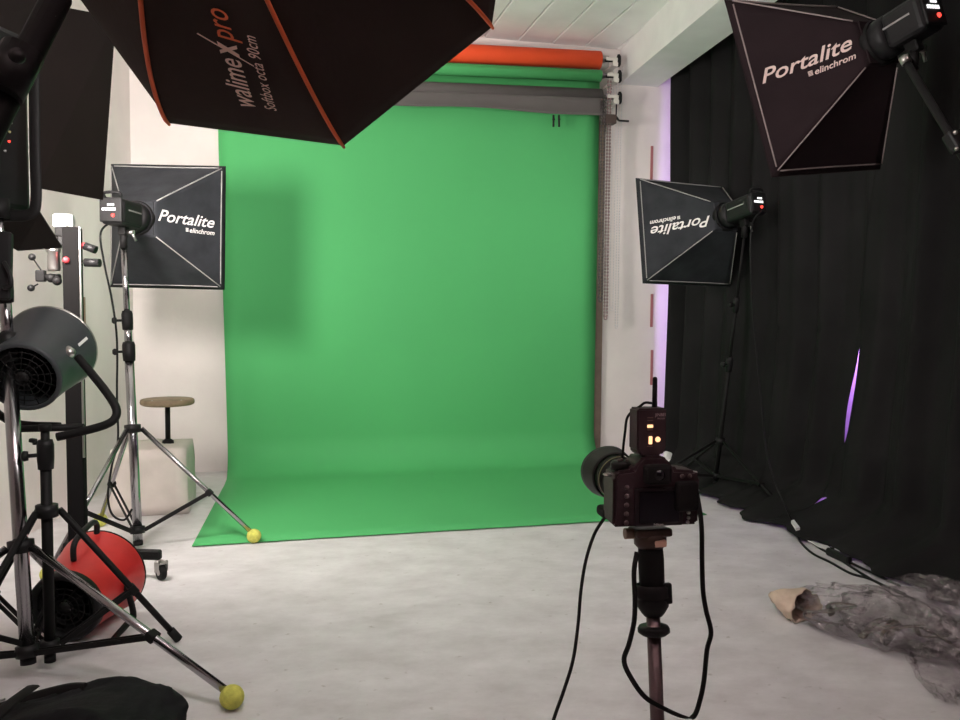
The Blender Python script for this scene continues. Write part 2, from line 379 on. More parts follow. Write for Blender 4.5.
# ------------------------------------------------------------------ softboxes and strobes
def axes(az, el, ro):
    az, el, ro = map(math.radians, (az, el, ro))
    n = V((math.sin(az)*math.cos(el), math.cos(az)*math.cos(el), math.sin(el))); r = V((math.cos(az), -math.sin(az), 0)); u = r.cross(n)
    return r*math.cos(ro)+u*math.sin(ro), u*math.cos(ro)-r*math.sin(ro), n
SB = {}
def softbox(name, label, c, az, el, ro, half, depth, fab, dm, pm, ink, flip=False, sag=.012, group='square softboxes', shape=1.):
    c = V(c); r, u, n = axes(az, el, ro+(180 if flip else 0))
    t = thing(name, label, 'softbox', c-n*depth, group)
    W = lambda x, y, z: c + r*x + u*y + n*z
    rg = .075; cr = [(1, -1), (1, 1), (-1, 1), (-1, -1)]
    def panel(k, a, v):
        p, q = cr[k], cr[(k+1) % 4]
        hx = half*(1-v)+rg*v; hy = half*shape*(1-v)+rg*v
        P = W((p[0]*(1-a)+q[0]*a)*hx, (p[1]*(1-a)+q[1]*a)*hy, -depth*v)
        out = (r*((p[0]+q[0])/2)+u*((p[1]+q[1])/2))*(depth) - n*(half-rg); out.normalize()
        return P - out*(sag*math.sin(PI*a)*math.sin(PI*v)), out
    sh = MB()
    for k in range(4):
        sh.grid(lambda a, v: panel(k, a, v)[0], 14, 14)
    bmesh.ops.remove_doubles(sh.bm, verts=sh.bm.verts, dist=.0005)
    # fabric flange turned inward round the front
    for k in range(4):
        p, q = cr[k], cr[(k+1) % 4]
        hy_ = half*shape; a0, a1 = W(p[0]*half, p[1]*hy_, 0), W(q[0]*half, q[1]*hy_, 0); b0, b1 = W(p[0]*half*.93, p[1]*hy_*.93, .002), W(q[0]*half*.93, q[1]*hy_*.93, .002)
        sh.grid(lambda a, v: (a0.lerp(a1, a)).lerp(b0.lerp(b1, a), v), 2, 1, False)
    sh.build('fabric_shell', fab, t, solid=.003)
    pm_ = MB(); e = .004
    for k in range(4):
        loop = []
        for i in range(15):
            P, o_ = panel(k, .02+.96*i/14, .065); loop.append(P+o_*e)
        pm_.tube(loop, .0032, 6)
    pm_.build('edge_piping', pm, t)
    for k in range(4):
        pts = []
        for i in range(9):
            v = .065+.89*i/8; P, o1 = panel(k, 0.0, v); o2 = panel((k+3) % 4, 1., v)[1]; pts.append(P+(o1+o2).normalized()*.003)
        MB().tube(pts, .0030, 6).build('rod_seam', pm, t)
    MB().poly_prism([W(x*half*.935, y*half*shape*.935, -.010) for x, y in cr], n*.006).build('front_diffuser', dm, t)
    MB().poly_prism([W(x*.079, y*.079, -depth-.004) for x, y in cr], n*.006).build('rear_panel', fab, t)
    MB().lathe([(.078, -.015), (.084, -.010), (.084, .02), (.078, .025), (.06, .025), (.06, -.015)], frame(c-n*depth, n, r)).build('speed_ring', blackm, t)
    Ls = math.sqrt((half-rg)**2+depth**2)
    def side_text(k, s):   # s=+1: reads from the ring outward; -1: reads towards the ring
        def mk(x0, yo):
            def fn(x, y):
                v = (.935-(x0+x)/Ls) if s > 0 else (.13+(x0+x)/Ls)
                wd = 2*(half*shape*(1-v)+rg*v); a = .5+(y+yo)/wd*(1 if k == 0 else -1)
                P, o_ = panel(k, a, v); return P+o_*.005
            return fn
        L = MB(); w = Ls*.78; hgt = w*.165
        put_text(L, 'Portalite', mk(0, -.006), width=w, height=hgt, shear=.35, bold=.012)
        put_text(L, 'elinchrom', mk(w*.56, -.044), width=w*.44, height=hgt*.42, shear=.25, bold=.02)
        for i in range(4):
            z0 = -.044+.002+i*.005
            q = [mk(w*.49, z0)(x, y) for x, y in ((0, 0), (w*.05, 0), (w*.05, .0033), (0, .0033))]
            L.face([L.bm.verts.new(p) for p in q])
        L.build('logo', ink, t, keep=True)
    side_text(0, 1); side_text(2, -1)
    SB[label] = (c, r, u, n, depth)
    return t
def flash_head(label, c, n, upv, depth, L, group, S=1.):
    n = V(n); r = n.cross(upv).normalized(); u = r.cross(n)
    p0 = V(c)-n*(depth+.005)
    t = thing('studio_strobe', label, 'strobe light', p0-n*(L/2), group)
    M = Matrix((r, u, n)).transposed().to_4x4()
    def at_(x, y, z): return p0 + r*x*S + u*y*S + n*z
    def fm(x, y, z): mm = M.copy(); mm.translation = at_(x, y, z); return mm
    MB().lathe([(0, 0), (.064*S, 0), (.072*S, -.01), (.072*S, -.05), (.062*S, -.062), (0, -.062)], fm(0, 0, 0)).build('front_collar', greyhead, t)
    MB().box(fm(0, 0, -(L+.055)/2), (.112*S, .122*S, L-.055), .022*S, 3).build('body', greyhead, t)
    b = MB().box(fm(0, .004, -L-.004), (.104*S, .112*S, .012), .006, 2).build('back_panel', blackp, t)
    d = MB()
    for i in range(5): d.box(fm((-.033+i*.013), .006, -L-.011), (.009*S, .012*S, .004))
    for i in range(3): d.box(fm((-.009+i*.011), .026, -L-.011), (.008*S, .010*S, .004))
    d.build('display_digits', led_w, b)
    MB().lathe([(0, 0), (.009*S, 0), (.007*S, .006), (0, .007)], frame(at_(.012, -.022, -L-.009), -n)).build('test_button', led_r, b)
    h = MB(); pts = [at_(-.035, .058, -L+.02), at_(-.035, .082, -L+.005), at_(.035, .082, -L+.005), at_(.035, .058, -L+.02)]
    h.tube(spline(pts, 5), .007*S, 8).build('handle', blackp, t)
    for s in (-1, 1):
        MB().box(fm(s*.057, .010, -L*.55), (.003, .006, L*.5)).build('side_stripe', piping_m, t)
    k = MB(); k.box(fm(0, -.075, -L*.55), (.036, .05, .05), .006); k.rod(at_(0, -.08, -L*.55), at_(0, -.08, -L*.55)-V((0, 0, .08)), .017)
    k.build('tilt_bracket', blackm, t)
    MB().rod(at_(.018, -.085, -L*.55), at_(.05, -.085, -L*.55), .012).rod(at_(.04, -.085, -L*.55), at_(.055, -.125, -L*.55+.01), .006).build('lock_lever', steel, t)
    return at_(0, -.08, -L*.55)-V((0, 0, .07)), at_(.02, -.04, -L)

# ------------------------------------------------------------------ light stands
def stand(label, base, top, feet, zc, zj, r_low, secs, m_tube, m_leg, balls, group, brace_at=.6, r_leg=.011, tee=None, zfoot=.0):
    """base, top: pole ends; feet: floor points; zc: leg collar height; zj: brace joint height; secs: clamp heights"""
    base, top = V(base), V(top)
    t = thing('light_stand', label, 'light stand', (base.x, base.y, 0), group)
    P = lambda z: base.lerp(top, (z-base.z)/(top.z-base.z))
    cuts = [base.z]+secs+[top.z]; r = r_low
    ax = (top-base).normalized()
    for i in range(len(cuts)-1):
        a, b = P(cuts[i]), P(cuts[i+1])
        MB().rod(a, b, r, seg=18).build('pole_section', m_tube, t)
        if i < len(secs):
            k = MB(); k.lathe([(r, -.045), (r+.006, -.043), (r+.008, -.01), (r+.008, .03), (r+.004, .045), (r*.7, .046)], frame(b, ax), 18); ko = k.build('clamp_collar', blackp, t)
            side = V((-.95, -.3, 0))
            MB().rod(b+side*r, b+side*(r+.035), .006).lathe([(0, 0), (.014, 0), (.016, .012), (.010, .02), (0, .02)], frame(b+side*(r+.03), side), 14).build('clamp_knob', blackp, ko)
        r = max(r-.0035, .008)
    cpt, jpt = P(zc), P(zj)
    MB().lathe([(r_low, -.02), (r_low+.016, -.018), (r_low+.016, .018), (r_low, .02)], frame(cpt, ax), 18).build('leg_collar', blackp, t)
    MB().lathe([(r_low, -.018), (r_low+.012, -.016), (r_low+.012, .016), (r_low, .018)], frame(jpt, ax), 18).build('brace_collar', blackp, t)
    MB().rod(base-ax*.02, base+ax*.0, r_low*1.05).build('pole_plug', rubber, t)
    for i, f in enumerate(feet):
        f = V(f); d = V((f.x-base.x, f.y-base.y, 0)).normalized(); a = cpt+d*(r_low+.018); f2 = V((f.x, f.y, zfoot + (.040 if balls[i] else .012)))
        lg = MB().rod(a, f2, r_leg).build('leg', m_leg, t)
        if balls[i]:
            b = MB().ball(V((f.x, f.y, zfoot+.034)), .0335).build('tennis_ball', ball_m, lg); b['label'] = 'yellow tennis ball pushed onto the foot of the leg'
        else:
            dd = (f2-a).normalized(); MB().rod(f2-dd*.04, f2+dd*.004, r_leg+.004).build('rubber_foot', rubber, lg)
        q = a.lerp(f2, brace_at); s = jpt+d*(r_low+.012); sd = d.cross(V((0, 0, 1)))
        bb = MB()
        for w in (-1, 1): bb.bar(s+sd*(w*.010), q+sd*(w*.010), .016, .005, V((0, 0, 1)))
        bb.build('brace', blackm, t)
        MB().box(frame(q, f2-a, sd), (.036, .026, .03), .004).build('brace_joint', blackm, t)
    return t
# --- left softbox
cL = at(168, 227, D=4.48)
softbox('softbox', 'square black softbox on the left, left of the green paper, lettering upright', cL, 15, -.8, -.9, .307, .375, black_fab, diff_m, piping_m, white_ink, shape=1.06)
_, r, u, n, dp = SB['square black softbox on the left, left of the green paper, lettering upright']
mt, cordL = flash_head('charcoal strobe behind the left softbox, on the chrome stand', cL, n, V((0, 0, 1)), dp, .27, 'studio strobes')
bL = at(138, 541, D=3.86)
f1 = at(254, 543, Z=0); f1.z = 0
def feet3(base, f1, rad=None):
    d = V((f1.x-base.x, f1.y-base.y, 0)); out = []
    for k in range(3):
        out.append(V((base.x, base.y, 0))+Matrix.Rotation(k*2*PI/3, 3, 'Z') @ d)
    return out
stand('chrome light stand carrying the left softbox, tennis balls on its feet', bL, mt, feet3(bL, f1), .545, .085, .021, [.90, 1.045], chrome, chrome, [True, True, True], 'light stands')
# --- right softbox (hangs the other way up)
cR = V((2.474, 4.868, 1.599))
lab = 'square black softbox on the right in front of the curtain, its lettering upside down'
softbox('softbox', lab, cR, -10.2, -9.6, -.8, .33, .40, black_fab, diff_m, piping_m, white_ink, flip=True)
_, r, u, n, dp = SB[lab]
mtR, cordR = flash_head('charcoal strobe behind the upside-down softbox by the curtain', cR, n, V((0, 0, 1)), dp, .27, 'studio strobes')
bR = V((2.60, 4.62, .08))
stand('thin black light stand in front of the black curtain, carrying the upside-down softbox', bR, mtR, [(2.69, 5.22, 0), (2.66, 3.98, 0), (2.02, 4.60, 0)], .33, .11, .013, [.80, 1.15], blackm, blackm, [False]*3, 'light stands', .62, .008, zfoot=.02)
# --- high right softbox, only its back visible
cT = EYE+(V((2.159, 3.179, 2.052))-EYE)*.95; lab = 'large square softbox at the top right, tilted and hanging high before the curtain'
softbox('softbox', lab, cT, -12.9, -13.8, 7.8, .314, .345, mat('pink_light_tinted_fabric', (.021, .0125, .0145), .85, spec=.15, vary=.12, scale=6, bump=.12, bscale=30), tr_diff_m, mat('pink_light_tinted_piping', (.30, .24, .23), .5), mat('pink_light_tinted_ink', (.75, .58, .53), .6), sag=.015, shape=1.15)  # pink foreground light put into the fabric, piping and ink colours
_, r, u, n, dp = SB[lab]
mtT, cordT = flash_head('charcoal strobe at the top right edge, behind the tilted softbox', cT, n, u, dp, .21, 'studio strobes', 1.05)
# boom arm that carries it
a = at(905, 60, D=2.35); b = at(955, 142, D=2.25); e2 = at(1120, 418, D=2.0)
bm_ = thing('boom_arm', 'black boom arm slanting down from the strobe at the top right', 'boom arm', e2, 'boom arms')
MB().rod(mtT, a, .016).rod(a, e2, .011).build('arm_tube', blackm, bm_)
MB().rod(a-(e2-a).normalized()*.01, a+(e2-a).normalized()*.012, .014).build('end_ring', steel, bm_)
MB().box(frame(b, e2-a), (.04, .035, .06), .008).build('clamp', blackp, bm_)
for q in ((-.018, -.02, .02), (-.012, -.02, -.022)): MB().ball(b+V(q), .006, sub=2).build('clamp_screw', steel, bm_)
MB().rod(e2, V((e2.x+.02, e2.y, 0.03)), .015).build('upright', blackm, bm_)
MB().lathe([(0, 0), (.22, 0), (.22, .012), (.03, .03), (0, .03)], Matrix.Translation((e2.x+.02, e2.y, .004)), 32).build('round_base', blackm, bm_)

# ------------------------------------------------------------------ octagonal softbox overhead
lab = 'big octagonal softbox with orange ribs filling the top left'
cO = V((.016, 1.645, 1.842)); r, u, n = axes(20.6, -.5, -8.0); RO = .45; DO = .45; RG = .085
t = thing('octagonal_softbox', lab, 'softbox', cO-n*DO)
def rib(ang, v):
    rad = RO*(1-v)+RG*v+.045*math.sin(PI*v**.8); ang = math.radians(ang)
    return cO + r*(rad*math.cos(ang)) + u*(rad*math.sin(ang)) - n*(DO*v)
def opan(k, a, v):
    A, B = rib(22.5+45*k, v), rib(22.5+45*(k+1), v); P = A.lerp(B, a)
    m_ = (A+B)/2; ctr = cO-n*(DO*v); out = (m_-ctr).normalized()
    return P-out*(.012*math.sin(PI*a)*math.sin(PI*v)), out
sh = MB()
for k in range(8): sh.grid(lambda a, v: opan(k, a, v)[0], 8, 16)
bmesh.ops.remove_doubles(sh.bm, verts=sh.bm.verts, dist=.0005)
for k in range(8):
    A0, B0 = rib(22.5+45*k, 0), rib(67.5+45*k, 0); A1, B1 = cO+(A0-cO)*.93+n*.004, cO+(B0-cO)*.93+n*.004
    sh.grid(lambda a, v: A0.lerp(B0, a).lerp(A1.lerp(B1, a), v), 2, 1, False)
sh.build('fabric_shell', tinted_fab, t, solid=.003)
for k in range(8):
    pts = []
    for i in range(22):
        v = i/21; p = rib(22.5+45*k, v); pts.append(p+(p-(cO-n*(DO*v))).normalized()*.003)
    MB().tube(pts, [.0028]+[.0042]*20+[.003], 6).build('rib', orange_tape, t)
MB().poly_prism([cO+(rib(22.5+45*k, 0)-cO)*.94-n*.012 for k in range(8)], n*.005).build('front_diffuser', octa_diff_m, t)
MB().lathe([(.09, -.02), (.095, 0), (.09, .03), (.07, .03), (.07, -.02)], frame(cO-n*DO, n)).build('speed_ring', blackm, t)
def ofn(x0, yo, k=5):     # text x runs from the rim towards the ring, text y towards the lower-left corner
    def fn(x, y):
        v = x0+x/.60; A, B = rib(22.5+45*k, v), rib(67.5+45*k, v); w = (B-A).length
        P, o_ = opan(k, .5-(y+yo)/w, v); return P+o_*.004
    return fn
L1 = MB(); put_text(L1, 'walime', ofn(.180, -.028), width=.116, height=.042, shear=.25, bold=.008); put_text(L1, 'x', ofn(.380, -.028), width=.030, height=.048, shear=.2, bold=.02)
x1, x2, x3, x4 = ofn(.377, -.028)(-.012, -.022), ofn(.377, -.028)(-.010, -.024), ofn(.377, -.028)(.045, .062), ofn(.377, -.028)(.043, .064)
L1.face([L1.bm.verts.new(p) for p in (x1, x2, x3, x4)])
L1.build('logo', pale_ink, t, keep=True)
put_text(MB(), 'pro', ofn(.434, -.028), width=.060, height=.042, shear=.25, bold=.005).build('logo_suffix', orange_ink, t, keep=True)
put_text(MB(), 'Softbox octa 90cm', ofn(.180, -.068), width=.172, height=.022, shear=.2, bold=.005, spacing=1.05).build('size_lettering', pale_ink, t, keep=True)
mO, _ = flash_head('charcoal strobe on the octagonal softbox, above the frame', cO, n, V((0, 0, 1)), DO, .24, 'studio strobes')
ba = at(58, -4, D=1.16); bb_ = at(0, 108, D=1.10); bc = at(-75, 255, D=1.02)
bm_ = thing('boom_arm', 'thick black boom arm crossing the top left corner of the picture', 'boom arm', (bc.x, bc.y, 0), 'boom arms')
MB().rod(mO, ba, .016).rod(ba, bc, .019).build('arm_tube', blackm, bm_)
c1 = at(12, 72, D=1.1); dd = (bc-ba).normalized()
MB().rod(c1-dd*.035, c1+dd*.035, .027).build('clamp_collar', blackp, bm_)
c2 = at(19, 58, D=1.06); MB().lathe([(0, 0), (.008, 0), (.010, .01), (0, .014)], frame(c2, (0, -1, .1)), 12).build('clamp_knob', greyhead, bm_)
MB().tube([at(55, 16, D=1.14), at(30, 62, D=1.13), at(2, 122, D=1.12)], .003, 6).build('tension_cable', mat('grey_green_cable', (.10, .12, .10), .5), bm_)
MB().rod(bc, V((bc.x, bc.y, .03)), .018).build('upright', blackm, bm_)
for k in range(3): MB().rod(V((bc.x, bc.y, .40)), V((bc.x+.40*math.cos(2.1*k+2.2), bc.y+.40*math.sin(2.1*k+2.2), .012)), .011).build('leg', blackm, bm_)

# ------------------------------------------------------------------ barn-door lamp on the near left stand
bN = at(28, 657, D=2.49)
topN = at(-1, 205, D=2.56)
fN = at(232, 709, Z=0)
stand('chrome light stand nearest the camera at the left edge, carrying the barn-door lamp', bN, topN, feet3(bN, fN), .39, .085, .021, [.98, 1.16, 1.25], chrome, chrome, [True, False, False], 'light stands', .62, .012)
pz = topN.copy()
MB0 = thing('barn_door_lamp', 'black studio lamp with barn doors at the left edge', 'studio lamp', pz)
azl = math.radians(24); nl = V((math.sin(azl), math.cos(azl), 0)); rl = V((math.cos(azl), -math.sin(azl), 0))
hc = at(-46, 122, D=2.66)      # housing centre, mostly outside the frame
Ml = Matrix((rl, V((0, 0, 1)), -nl)).transposed().to_4x4(); Ml.translation = hc
MB().box(Ml, (.42, .56, .16), .02, 2).build('housing', blackp, MB0)
fc = Ml.copy(); fc.translation = hc+nl*.083
MB().box(fc, (.30, .40, .006)).build('lamp_face', lamp_diff_m, MB0)
bp_ = Ml.copy(); bp_.translation = hc-nl*.082+rl*.16
bp2 = MB().box(bp_, (.14, .42, .012), .004).build('control_panel', blackm, MB0)
for (px, py, m_) in ((11.5, 123, piping_m), (10, 132, mat('olive_led', (.35, .3, .15), .5)), (9.5, 141.5, led_r), (5.5, 151, piping_m)):
    q = at(px, py, D=2.50); pn = nl; tt = ((hc-nl*.089)-EYE).dot(pn)/((q-EYE).dot(pn)); q = EYE+(q-EYE)*tt
    MB().lathe([(0, 0), (.004, 0), (.003, .004), (0, .005)], frame(q, -nl), 10).build('indicator', m_, bp2)
y0_, y1_ = at(34, 60, D=2.58), at(35, 212, D=2.58)
yk = MB(); yk.tube(spline([y0_, at(35, 150, D=2.58), at(36, 200, D=2.58), at(30, 214, D=2.58), at(5, 216, D=2.58), at(-40, 216, D=2.58)], 5), .018, 10, flat=.5, wdir=RT).build('yoke', blackm, MB0)
MB().rod(V((pz.x, pz.y, pz.z-.04)), V((pz.x, pz.y, pz.z+.02)), .03).build('spigot', blackm, MB0)
def plate(pts, th, name):
    a, b, c_, d_ = [V(p) for p in pts]; nn = (b-a).cross(c_-a).normalized()*th
    return MB().poly_prism([a, b, c_, d_], nn).build(name, flap_m, MB0)
plate([at(38, 2, D=2.66), at(116, 17, D=2.98), at(103, 200, D=2.98), at(38, 188, D=2.66)], .006, 'barn_door')
plate([at(-60, 208, D=2.56), at(40, 213, D=2.66), at(62, 248, D=2.86), at(18, 251, D=2.80)], .006, 'barn_door')
plate([at(-75, 60, D=2.62), at(36, 52, D=2.68), at(62, -8, D=2.90), at(-70, -22, D=2.86)], .006, 'barn_door')
H_ = hc+nl*.09-rl*.20; O_ = hc+nl*.08+V((-.045, .30, 0))
plate([H_+V((0, 0, .26)), H_-V((0, 0, .26)), O_-V((0, 0, .30)), O_+V((0, 0, .30))], .006, 'barn_door')
# crank and fittings on the stand's top
k = MB(); k.bar(at(6, 232, D=2.5), at(5, 300, D=2.5), .035, .03); k.build('crank_housing', blackp, MB0)
k = MB(); k.tube(spline([at(4, 262, D=2.48), at(10, 274, D=2.47), at(11, 286, D=2.47), at(4, 288, D=2.48)], 5), .006, 8); k.build('crank_handle', blackp, MB0)

# ------------------------------------------------------------------ black column stand with a tripod head
cb_ = at(79, 578, Z=0); col = thing('column_stand', 'tall black studio column on casters behind the two fans', 'column stand', (cb_.x, cb_.y, 0))
zt = at(66, 229, D=3.42).z; w = .032
MB().wbox((cb_.x-w, cb_.y-w, .10), (cb_.x+w, cb_.y+w, zt), .006).build('column', mat('matt_black_column', (.0085, .008, .008), .8, spec=.04), col)
MB().wbox((cb_.x+w-.002, cb_.y-w-.004, .5), (cb_.x+w+.006, cb_.y-w+.010, zt), .002).build('edge_strip', steel, col)
MB().wbox((cb_.x-.05, cb_.y-.05, .07), (cb_.x+.05, cb_.y+.05, .16), .01).build('hub', blackm, col)
for k_, (dx, dy) in enumerate(((.33, -.10), (-.10, .42), (-.04, -.30))):
    e_ = V((cb_.x+dx, cb_.y+dy, .105)); lg = MB().bar((cb_.x, cb_.y, .105), e_, .04, .03, (0, 0, 1)).build('base_leg', blackm, col)
    q = MB(); ax = V((.85, .5, 0)).normalized()
    q.lathe([(0, -.012), (.030, -.012), (.034, -.006), (.034, .006), (.030, .012), (0, .012)], frame((e_.x, e_.y, .035), ax), 20); cw = q.build('caster_wheel', rubber, lg)
    MB().lathe([(0, -.014), (.014, -.014), (.014, .014), (0, .014)], frame((e_.x, e_.y, .035), ax), 12).build('caster_hub', steel, cw)
    MB().box(frame((e_.x, e_.y, .075), ax), (.05, .01, .03), .003).bar(V((e_.x, e_.y, .036))-ax*.018, V((e_.x, e_.y, .08))-ax*.018, .02, .004).bar(V((e_.x, e_.y, .036))+ax*.018, V((e_.x, e_.y, .08))+ax*.018, .02, .004).build('caster_fork', steel, lg)
Dc = 3.36
g = lambda x, y, d=0: at(x, y, D=Dc+d)
MB().box(Matrix.Translation(g(64, 221)), (.075, .05, .052), .008).build('top_cap', whitep, col)
MB().bar(g(56, 231), g(72, 231), .035, .05).bar(g(62, 236), g(62, 246), .03, .04).build('carriage', blackm, col)
ar = MB(); ar.rod(g(60, 239), g(62, 245), .007).rod(g(62, 245), g(77, 245.5), .007); hd = ar.build('crank_arm', steel, col)
MB().rod(g(74, 245), g(87, 246), .013).build('crank_grip', redp, hd)
MB().rod(g(85, 246), g(96, 250), .016).build('grip_end', blackp, hd)
MB().rod(g(76, 263), g(86, 263), .004).build('knob_rod', steel, col)
MB().rod(g(85, 262.5), g(100, 263), .017).build('knob', blackp, col)
MB().lathe([(0, 0), (.022, 0), (.024, .01), (.022, .07), (.026, .075), (.026, .09), (0, .09)], frame(g(54, 271, -.03), (0, 0, 1)), 20).build('head_barrel', steel, col)
MB().ball(g(66, 260, -.04), .014, sub=2).build('lock_button', redp, col)
MB().box(Matrix.Translation(g(41, 276, -.02)), (.034, .04, .046), .005).rod(g(41, 277, -.02), g(60, 277, -.02), .012).ball(g(51, 278, -.03), .018).ball(g(57, 281, -.03), .018).build('tilt_block', blackm, col)
for (a_, b_) in (((41, 270), (32, 257)), ((38, 284), (31, 288))):
    la = MB().rod(g(*a_, -.03), g(*b_, -.03), .003).build('lever', blackm, col); MB().ball(g(*b_, -.03), .014).build('lever_ball', blackp, la)

# ------------------------------------------------------------------ drum fans
def drum(root, A, B, ra, rb, m, spokes, upv=(0, 0, 1)):
    A, B = V(A), V(B); ax = B-A; L = ax.length; M = frame(A, ax, V((0, 0, 1)).cross(ax))
    MB().lathe([(ra-.010, .002), (ra, 0), (ra+.004, .008), (ra+.003, .02), (ra+(rb-ra)*.5, L*.5), (rb, L-.03), (rb+.004, L-.012), (rb+.002, L), (rb-.012, L), (rb-.014, L-.03), (ra-.012, .03), (ra-.010, .002)], M, 40).build('drum', m, root)
    g_ = MB()
    for q in (.25, .42, .59, .76, .93): g_.torus(M @ Matrix.Translation((0, 0, .012-.012*(1-q))), ra*q*.97, .0018, 32, 5)
    for k in range(spokes):
        a = 2*PI*k/spokes; g_.rod(M @ V((ra*.15*math.cos(a), ra*.15*math.sin(a), .002)), M @ V((ra*.96*math.cos(a+.35), ra*.96*math.sin(a+.35), .012)), .0016, seg=5)
    g_.lathe([(0, -.002), (ra*.18, 0), (ra*.18, .012), (0, .014)], M, 16)
    g_.build('front_grille', blackm, root)
    f_ = MB()
    for k in range(5):
        a0 = 2*PI*k/5
        f_.grid(lambda i, j: M @ V(((.03+(ra*.85-.03)*j)*math.cos(a0+i*.9), (.03+(ra*.85-.03)*j)*math.sin(a0+i*.9), .09+.04*i)), 5, 3)
    f_.lathe([(0, .06), (.04, .07), (.04, .2), (0, .2)], M, 16)
    f_.build('fan_blades', blackp, root, solid=.002)
    MB().lathe([(rb-.014, L-.02), (.03, L-.02), (.03, L-.03), (rb-.014, L-.03)], M, 32).build('rear_grille', blackm, root)
    MB().torus(M @ Matrix.Translation((0, 0, L-.004)), rb+.001, .005, 48, 8).build('rear_rim', blackm if m is red_m else steel, root)
    return M, L
# grey fan on the black stand
A = at(22, 378, D=2.52); B = at(52, 347, D=2.75)
fs_base = at(50, 655, D=2.56); fs_top = V((fs_base.x, fs_base.y, at(43, 428, D=2.58).z))
fr = at(178, 642, Z=0)
fst = stand('black light stand holding the grey drum fan', fs_base, fs_top, [fr, (-.99, 2.95, 0), (-.95, 2.47, 0)], .49, .075, .016, [.66], blackm, blackm, [False]*3, 'light stands', .6, .010)
MB().rod(at(14, 429, D=2.56), at(84, 427, D=2.60), .011).build('cross_bar', blackm, fst)
k = MB(); k.rod(fs_top, fs_top+V((0, 0, .02)), .018); k.build('spigot', blackm, fst)
k = MB(); k.rod(at(43, 443, D=2.55), at(33, 443, D=2.53), .006); k.bar(at(36, 441, D=2.53), at(30, 440, D=2.53), .02, .012); k.build('clamp_knob', blackp, fst)
fan = thing('drum_fan', 'grey drum fan tilted on the black stand', 'fan', fs_top, 'drum fans')
M, L = drum(fan, A, B, .108, .138, fan_m, 14)
kn = at(72, 354, D=2.56)
MB().lathe([(0, 0), (.022, 0), (.024, .008), (.016, .018), (.012, .03), (0, .032)], frame(kn+(A-B).normalized()*0+V((-.03, .06, 0)), kn-(A+B)/2), 20).build('pivot_knob', steel, fan)
c1 = at(78, 357, D=2.56)
leg_pts = [c1, at(92, 374, D=2.54), at(107, 393, D=2.52), at(116, 408, D=2.50), at(115, 418, D=2.49), at(105, 425, D=2.48), at(80, 432, D=2.47), at(57, 437, D=2.46)]
MB().tube(spline(leg_pts, 6), .0125, 12).build('foot_tube', blackm, fan)
MB().tube(spline([at(-30, 390, D=2.72), at(0, 415, D=2.72), at(20, 424, D=2.72), at(60, 426, D=2.72)], 6), .0125, 12).build('foot_tube', blackm, fan)
lq = at(83, 341, D=2.60); MB()
xq = (B-A).normalized()
lm = frame(lq, EYE-lq, xq)
def on_drum(px, py):
    q0 = at(px, py, D=1.0)-EYE; best = None
    ax = (B-A).normalized(); t_ = 2.3
    while t_ < 3:
        P = EYE+q0*t_; s_ = (P-A).dot(ax); rad = (P-A-ax*s_).length; rr = .108+.03*s_/(B-A).length
        if 0 <= s_ <= (B-A).length+.02 and rad <= rr+.006: return P
        t_ += .002
    return EYE+q0*2.6
q = [on_drum(*p) for p in ((78, 344), (86.5, 336.5), (88, 339), (79.5, 346.5))]
MB().poly_prism(q, (q[1]-q[0]).cross(q[3]-q[0]).normalized()*.001).build('maker_label', whitep, fan)
# red fan on the floor
A = at(64, 608, Z=.120); B = at(103, 571, Z=.158)
rf = thing('drum_fan', 'red drum fan standing on the floor behind the stands', 'fan', (A.x, A.y, 0), 'drum fans')
M, L = drum(rf, A, B, .112, .152, red_m, 14)
ax = (B-A).normalized(); sd = ax.cross(V((0, 0, 1))).normalized()
MB().lathe([(.096, .012), (.098, -.006), (.110, -.010), (.117, -.004), (.1205, .030), (.1175, .032), (.114, .004), (.102, .014)], M, 40).build('front_rim', blackp, rf)
MB().lathe([(.0985, .012), (.110, .2), (.132, L-.035)], M, 40).build('inner_liner', blackp, rf, solid=.001)
for s in (-1, 1):
    m0 = A.lerp(B, .55)+sd*s*.140
    pts = [m0, m0+V((0, 0, -.06))+ax*.03, V((m0.x, m0.y, .02))+ax*.05, V((m0.x, m0.y, .013))+ax*.02, V((m0.x, m0.y, .013))-ax*.22]
    MB().tube(spline(pts, 6), .011, 10).build('foot_tube', blackm, rf)
    MB().lathe([(0, 0), (.02, 0), (.018, .012), (0, .014)], frame(m0, sd*s), 16).build('pivot_knob', blackp, rf)
h0 = A.lerp(B, .25)+V((0, 0, .128)); h1 = A.lerp(B, .85)+V((0, 0, .150))
MB().tube(spline([h0, h0+V((0, 0, .045)), h0.lerp(h1, .2)+V((0, 0, .062)), h0.lerp(h1, .8)+V((0, 0, .058)), h1+V((0, 0, .035)), h1], 6), .010, 10).build('carry_handle', blackp, rf)
L2 = MB()
def on_red(px, py):
    q0 = at(px, py, D=1.0)-EYE; t_ = 2.5
    while t_ < 3.4:
        P = EYE+q0*t_; s_ = (P-A).dot(ax); rad = (P-A-ax*s_).length
        if 0 <= s_ <= (B-A).length and rad <= .114+.04*s_/(B-A).length+.006: return P
        t_ += .002
    return EYE+q0*2.9
q = [on_red(*p) for p in ((95, 588), (106, 599), (103, 602), (92, 591))]
MB().poly_prism(q, (q[1]-q[0]).cross(q[3]-q[0]).normalized()*.001).build('maker_label', mat('faded_label_print', (.62, .45, .45), .6), rf)

